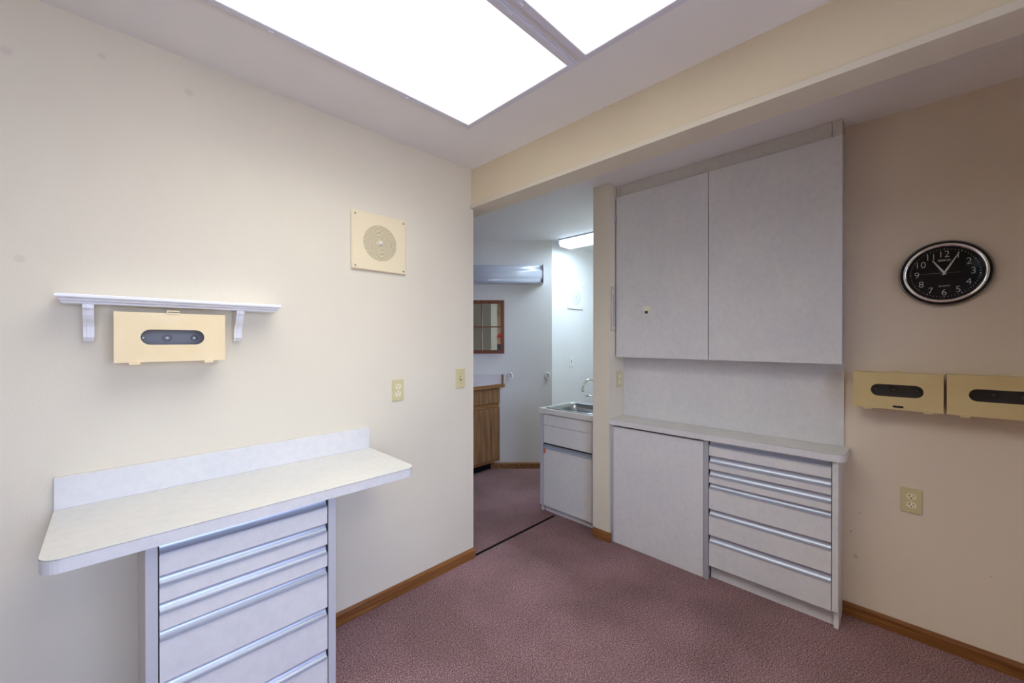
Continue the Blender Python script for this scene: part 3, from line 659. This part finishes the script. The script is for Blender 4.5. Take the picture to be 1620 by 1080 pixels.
# ------------------------------------------------------------------ slanted wall: valance light, mirror, hooks
t = thing('wall_light', 'long unlit grey lensed light box on the slanted wall above the mirror', 'wall light', dpt(-.27, DIAG, 1.965), ROT_D)
H_ = .198; X0, X1 = -.60, .60
MB().box(X0, X1, -.03, -.0006, 0, H_).build('housing', M['troffer_metal'], t)
prof = [(-.03, .006)]
for i in range(17):
    u_ = i/16; z = .006+(H_-.012)*u_; d_ = .085+.006*math.sin(u_*PI)+(.006 if .28 < u_ < .72 else 0.0)-(.010 if u_ in (0, 1) else 0); prof.append((-d_, z))
prof.append((-.03, H_-.006))
MB().prism(prof, X0+.006, X1-.006, 0, smooth=True).build('lens', M['valance'], t)
MB().box(X1-.006, X1, -.100, -.03, 0, H_).build('end_cap', M['alu_flat'], t, .001); MB().box(X0, X0+.006, -.100, -.03, 0, H_).build('end_cap', M['alu_flat'], t, .001)
MB().box(X0+.006, X1-.006, -.098, -.03, 0, .006).build('bottom_rail', M['alu_flat'], t)
# mirror (hangs a touch out of parallel)
MT = math.radians(-0.33)
t = thing('wall_mirror', 'red-brown wooden framed mirror divided by thin muntins on the slanted wall', 'mirror', dpt(-.425, DIAG-.004, 1.227), ROT_D+MT)
w2 = .343; hh = .567; fw = .037
fr = MB(); fr.box(-w2, w2, -.026, -.002, 0, fw); fr.box(-w2, w2, -.026, -.002, hh-fw, hh); fr.box(-w2, -w2+fw, -.026, -.002, fw, hh-fw); fr.box(w2-fw, w2, -.026, -.002, fw, hh-fw)
fr.build('frame', M['mahog'], t, .004)
mu = MB(); mu.box(-w2+fw, w2-fw, -.020, -.012, hh/2-.005, hh/2+.005)
for x in (-.1035, .1035): mu.box(x-.006, x+.006, -.020, -.012, fw, hh-fw)
mu.build('muntins', M['mahog'], t); MB().box(-w2+fw-.004, w2-fw+.004, -.010, -.004, fw-.004, hh-fw+.004).build('mirror_glass', M['mirror'], t)
def hook(label, l):
    t = thing('wall_hook', label, 'hook', dpt(l, DIAG, .99), ROT_D, 'oval wall hooks below the mirror line')
    ring = [[(rx*math.cos(2*PI*i/28), y, rz*math.sin(2*PI*i/28)) for i in range(28)] for rx, rz, y in ((.025, .036, -.0005), (.025, .036, -.010), (.021, .032, -.014), (.016, .026, -.010), (.015, .025, -.004))]
    MB().loft(ring, False, True).build('plate', M['white_pl'], t)
    MB().tube([(.002, -.004, .018), (.002, -.018, .004), (.001, -.020, -.014), (0, -.026, -.018), (0, -.030, -.008)], .0045, 10).build('peg', M['steel'], t)
hook('small white oval hook on the slanted wall nearer the mirror', -.020); hook('small white oval hook on the slanted wall nearer the bright corner', .382)

# ------------------------------------------------------------------ oak vanity
YV = 3.07
def xd(y): return p0.x-(y-p0.y)*(RGT.x/(-RGT.y))-.004     # x of the slanted wall at this y
t = thing('vanity_cabinet', 'oak grain cabinet with black toe space standing beside the slanted wall', 'cabinet', (2.5, YV, 0))
def pw(poly, z0, z1): return MB().prism(poly, z0, z1)
xl = 2.05
pw([(xl, YV+.018), (xd(YV+.018)-.003, YV+.018), (xd(3.60), 3.60), (xl, 3.60)], .085, .868).build('body', M['oak_v'], t, world=True)
pw([(xl, YV+.07), (xd(YV+.07)-.002, YV+.07), (xd(YV+.09)-.002, YV+.09), (xl, YV+.09)], 0, .085).build('toe_kick', M['dark_matte'], t, world=True)
for (a, b) in ((2.33, xd(YV)-.010), (xl+.002, 2.322)):
    d = MB().box(a, b, YV, YV+.0175, .110, .655).build('door', M['oak_v'], t, .004, world=True)
    MB().box(a, b, YV-.001, YV+.0175, .708, .862).build('drawer', M['oak_v'], t, .004, world=True)
MB().box(xl, xd(YV)-.008, YV+.013, YV+.0178, .657, .706).build('rail', M['oak_edge'], t, .002, world=True)
MB().box(xl, xd(YV)-.008, YV+.002, YV+.0178, .085, .106).build('bottom_rail', M['oak_edge'], t, .003, world=True)
t = thing('countertop', 'pale vanity top with oak front edge and splash beside the slanted wall', 'countertop', (2.5, YV, .87))
pw([(xl, YV-.012), (xd(YV-.012)-.003, YV-.012), (xd(3.60)-.003, 3.60), (xl, 3.60)], .870, .904).build('worktop', mat('pale_pink_laminate', (.66, .60, .62), .4), t, world=True)
pw([(xl, YV-.032), (xd(YV-.032)+.002, YV-.032), (xd(YV-.012)-.003, YV-.0125), (xl, YV-.0125)], .868, .905).build('front_edge', M['oak_edge'], t, .003, world=True)
sp = dpt(-.112, DIAG-.003); a = sp-RGT*.78; b = sp
pw([(a.x-RF.x*.014, a.y-RF.y*.014), (b.x-RF.x*.014, b.y-RF.y*.014), (b.x, b.y), (a.x, a.y)], .905, 1.004).build('splash', mat('pale_pink_splash', (.60, .55, .58), .4), t, world=True)
a = sp+RGT*.0005; b = sp+RGT*.022
pw([(a.x-RF.x*.018, a.y-RF.y*.018), (b.x-RF.x*.018, b.y-RF.y*.018), (b.x, b.y), (a.x, a.y)], .905, 1.006).build('splash_end', M['oak_v'], t, world=True)

# ------------------------------------------------------------------ behind the camera (seen in mirror and clock)
tag(MB().box(XW+.0005, XW+.30, -1.745, -1.0, 2.05, 2.07).build('closet_shelf', M['tan_wood']), 'tan shelf high on the wall behind the camera, seen in the mirror', 'shelf')

# the person who stands behind the camera, seen in the little mirror
def person():
    base = Vector((-0.87, -0.40, 0)); t = thing('person', 'person in black cap with red panel and dark jacket, seen in the mirror', 'person', base, YAW-PI/2)
    # local: +y forward, +x right
    J = {}; V_ = []; E_ = []; R__ = []
    def add(n, p, r, par=None):
        J[n] = len(V_); V_.append(p); R__.append(r)
        if par: E_.append((J[par], J[n]))
    add('pelvis', (0, -.10, .80), (.15, .11)); add('belly', (0, -.06, .95), (.135, .10), 'pelvis'); add('chest', (0, 0, 1.12), (.155, .11), 'belly'); add('collar', (0, .03, 1.23), (.10, .075), 'chest')
    add('neck', (0, .05, 1.29), (.052, .052), 'collar'); add('skull0', (0, .075, 1.345), (.062, .066), 'neck'); add('skull1', (0, .08, 1.42), (.074, .088), 'skull0'); add('crown', (0, .075, 1.475), (.055, .066), 'skull1')
    for s, k in ((-1, 'l'), (1, 'r')):
        add('sh'+k, (s*.155, .02, 1.20), (.062, .062), 'collar'); add('el'+k, (s*.21, .02, .97), (.045, .045), 'sh'+k); add('wr'+k, (s*.17, .20, .90), (.028, .028), 'el'+k); add('pa'+k, (s*.155, .27, .905), (.036, .018), 'wr'+k)
        add('hip'+k, (s*.09, -.10, .74), (.10, .10), 'pelvis'); add('kn'+k, (s*.11, .03, .43), (.066, .066), 'hip'+k); add('an'+k, (s*.12, -.05, .09), (.042, .042), 'kn'+k); add('he'+k, (s*.12, -.07, .045), (.040, .040), 'an'+k); add('to'+k, (s*.13, .13, .034), (.036, .030), 'he'+k)
    me = bpy.data.meshes.new('body'); me.from_pydata(V_, E_, []); o = bpy.data.objects.new('body', me); COL.objects.link(o); o.parent = t
    md = o.modifiers.new('skin', 'SKIN'); md.use_smooth_shade = True
    for i, r in enumerate(R__): me.skin_vertices[0].data[i].radius = r; me.skin_vertices[0].data[i].use_root = (i == 0)
    o.modifiers.new('s', 'SUBSURF').levels = 2; o.modifiers['s'].render_levels = 2
    n = M['jacket']; me.materials.append(M['skin'])
    # clothes colour by height, in the material
    mm = mat('person_skin_and_clothes', (0.6, .4, .3), .8); nn, ll, bb = nodes(mm); tcx = nn.new('ShaderNodeTexCoord'); sp_ = nn.new('ShaderNodeSeparateXYZ'); ll.new(tcx.outputs['Object'], sp_.inputs[0])
    rp = nn.new('ShaderNodeValToRGB'); rp.color_ramp.interpolation = 'CONSTANT'; mr = nn.new('ShaderNodeMapRange'); mr.inputs[1].default_value = 0; mr.inputs[2].default_value = 1.6; ll.new(sp_.outputs['Z'], mr.inputs[0]); ll.new(mr.outputs[0], rp.inputs[0])
    e = rp.color_ramp.elements; e[0].position = 0; e[0].color = (.02, .02, .025, 1); e[1].position = .05; e[1].color = (.03, .035, .05, 1); x = e.new(.5); x.color = (.05, .06, .075, 1); x = e.new(1.27/1.6); x.color = (.62, .38, .28, 1)
    ll.new(rp.outputs[0], bb.inputs['Base Color']); me.materials[0] = mm
    for s in (-1, 1):        # hands: four fingers and a thumb each
        for k in range(4):
            x = s*.155+(k-1.5)*.016; y = .30; ln = (.062, .07, .066, .05)[k]
            MB().tube([(x, y-.02, .905), (x, y+ln*.5, .900), (x, y+ln*.85, .885), (x, y+ln, .866)], [.009, .0085, .008, .006], 8).build('finger', M['skin'], t)
        MB().tube([(s*.155-s*.02, .262, .905), (s*.118, .292, .898), (s*.112, .325, .885)], [.011, .010, .007], 8).build('thumb', M['skin'], t)
    cx, cy, cz = 0, .078, 1.432
    rings = []
    for k in range(9):
        a = PI/2*k/8; rings.append([(cx+.088*math.cos(a)*math.cos(2*PI*i/28)+0, cy+.105*math.cos(a)*math.sin(2*PI*i/28), cz+.088*math.sin(a)) for i in range(28)])
    cp = MB().loft(rings, True, True).build('cap', M['cap'], t)
    pk = [(cx+.075*math.cos(a), cy+.07+.10*math.sin(a)) for a in [PI*i/12 for i in range(13)]]
    MB().prism(pk, cz+.0, cz+.008).build('cap_peak', M['cap_red'], t)
    # red front panel of the cap
    rg = []
    for k in range(1, 6):
        a = PI/2*k/8; rg.append([(cx+.091*math.cos(a)*math.cos(b), cy+.109*math.cos(a)*math.sin(b), cz+.091*math.sin(a)) for b in [PI*(.18+.64*i/12) for i in range(13)]])
    mb = MB(); o_ = 0; nn_ = 13
    mb.add([p for r in rg for p in r], [(k*nn_+i, k*nn_+i+1, (k+1)*nn_+i+1, (k+1)*nn_+i) for k in range(4) for i in range(12)], True)
    mb.build('cap_panel', M['cap_red'], t)
    MB().loft([[(cx+r*math.cos(2*PI*i/10), y, z+r*.8*math.sin(2*PI*i/10)) for i in range(10)] for r, y, z in ((.012, .155, 1.388), (.010, .172, 1.384), (.004, .178, 1.382))]).build('nose', M['skin'], t)
    for s in (-1, 1):
        MB().lathe([(.001, .0), (.009, .003), (.011, .010), (.008, .018), (.001, .021)], (s*.028, .140, 1.412), 'y', 12).build('eye', M['white_pl'], t)
        MB().loft([[(s*.070+s*dx, .07+.018*math.cos(2*PI*i/12), 1.40+.030*math.sin(2*PI*i/12)) for i in range(12)] for dx in (0, .010)]).build('ear', M['skin'], t)
    MB().box(-.022, .022, .142, .156, 1.352, 1.359).build('mouth', mat('lips', (.45, .2, .17), .5), t, .003)
person()

# outside the windows
tag(MB().box(-14, 14, -16, YS-T-.01, -.5, -.3).build('reflector', M['reflector']), 'unseen pale ground paving outside the window behind the camera', 'reflector')['kind'] = 'structure'  # pale ground added outside to bounce daylight up to the ceiling
tr = thing('tree', 'leafy tree outside the side window, mirrored in the clock glass', 'tree', (-5.2, -1.6, -.3))
MB().tube([(0, 0, 0), (.05, .05, 1.5), (0, .1, 3.2)], [.16, .13, .08], 12).build('trunk', M['bark'], tr)
lf = MB()
for i in range(3800):
    d = Vector((random.gauss(0, 1), random.gauss(0, 1), random.gauss(0, 1))).normalized()*random.random()**.5; p = Vector((d.x*1.2, d.y*2.6, 3.3+d.z*2.4))
    u = Vector((random.gauss(0, 1), random.gauss(0, 1), random.gauss(0, 1))).normalized(); q = u.orthogonal().normalized(); s = random.uniform(.10, .20)
    lf.add([p-u*s, p+q*s*.5, p+u*s, p-q*s*.5], [(0, 1, 2, 3)])
lf.build('foliage', M['leaf'], tr)
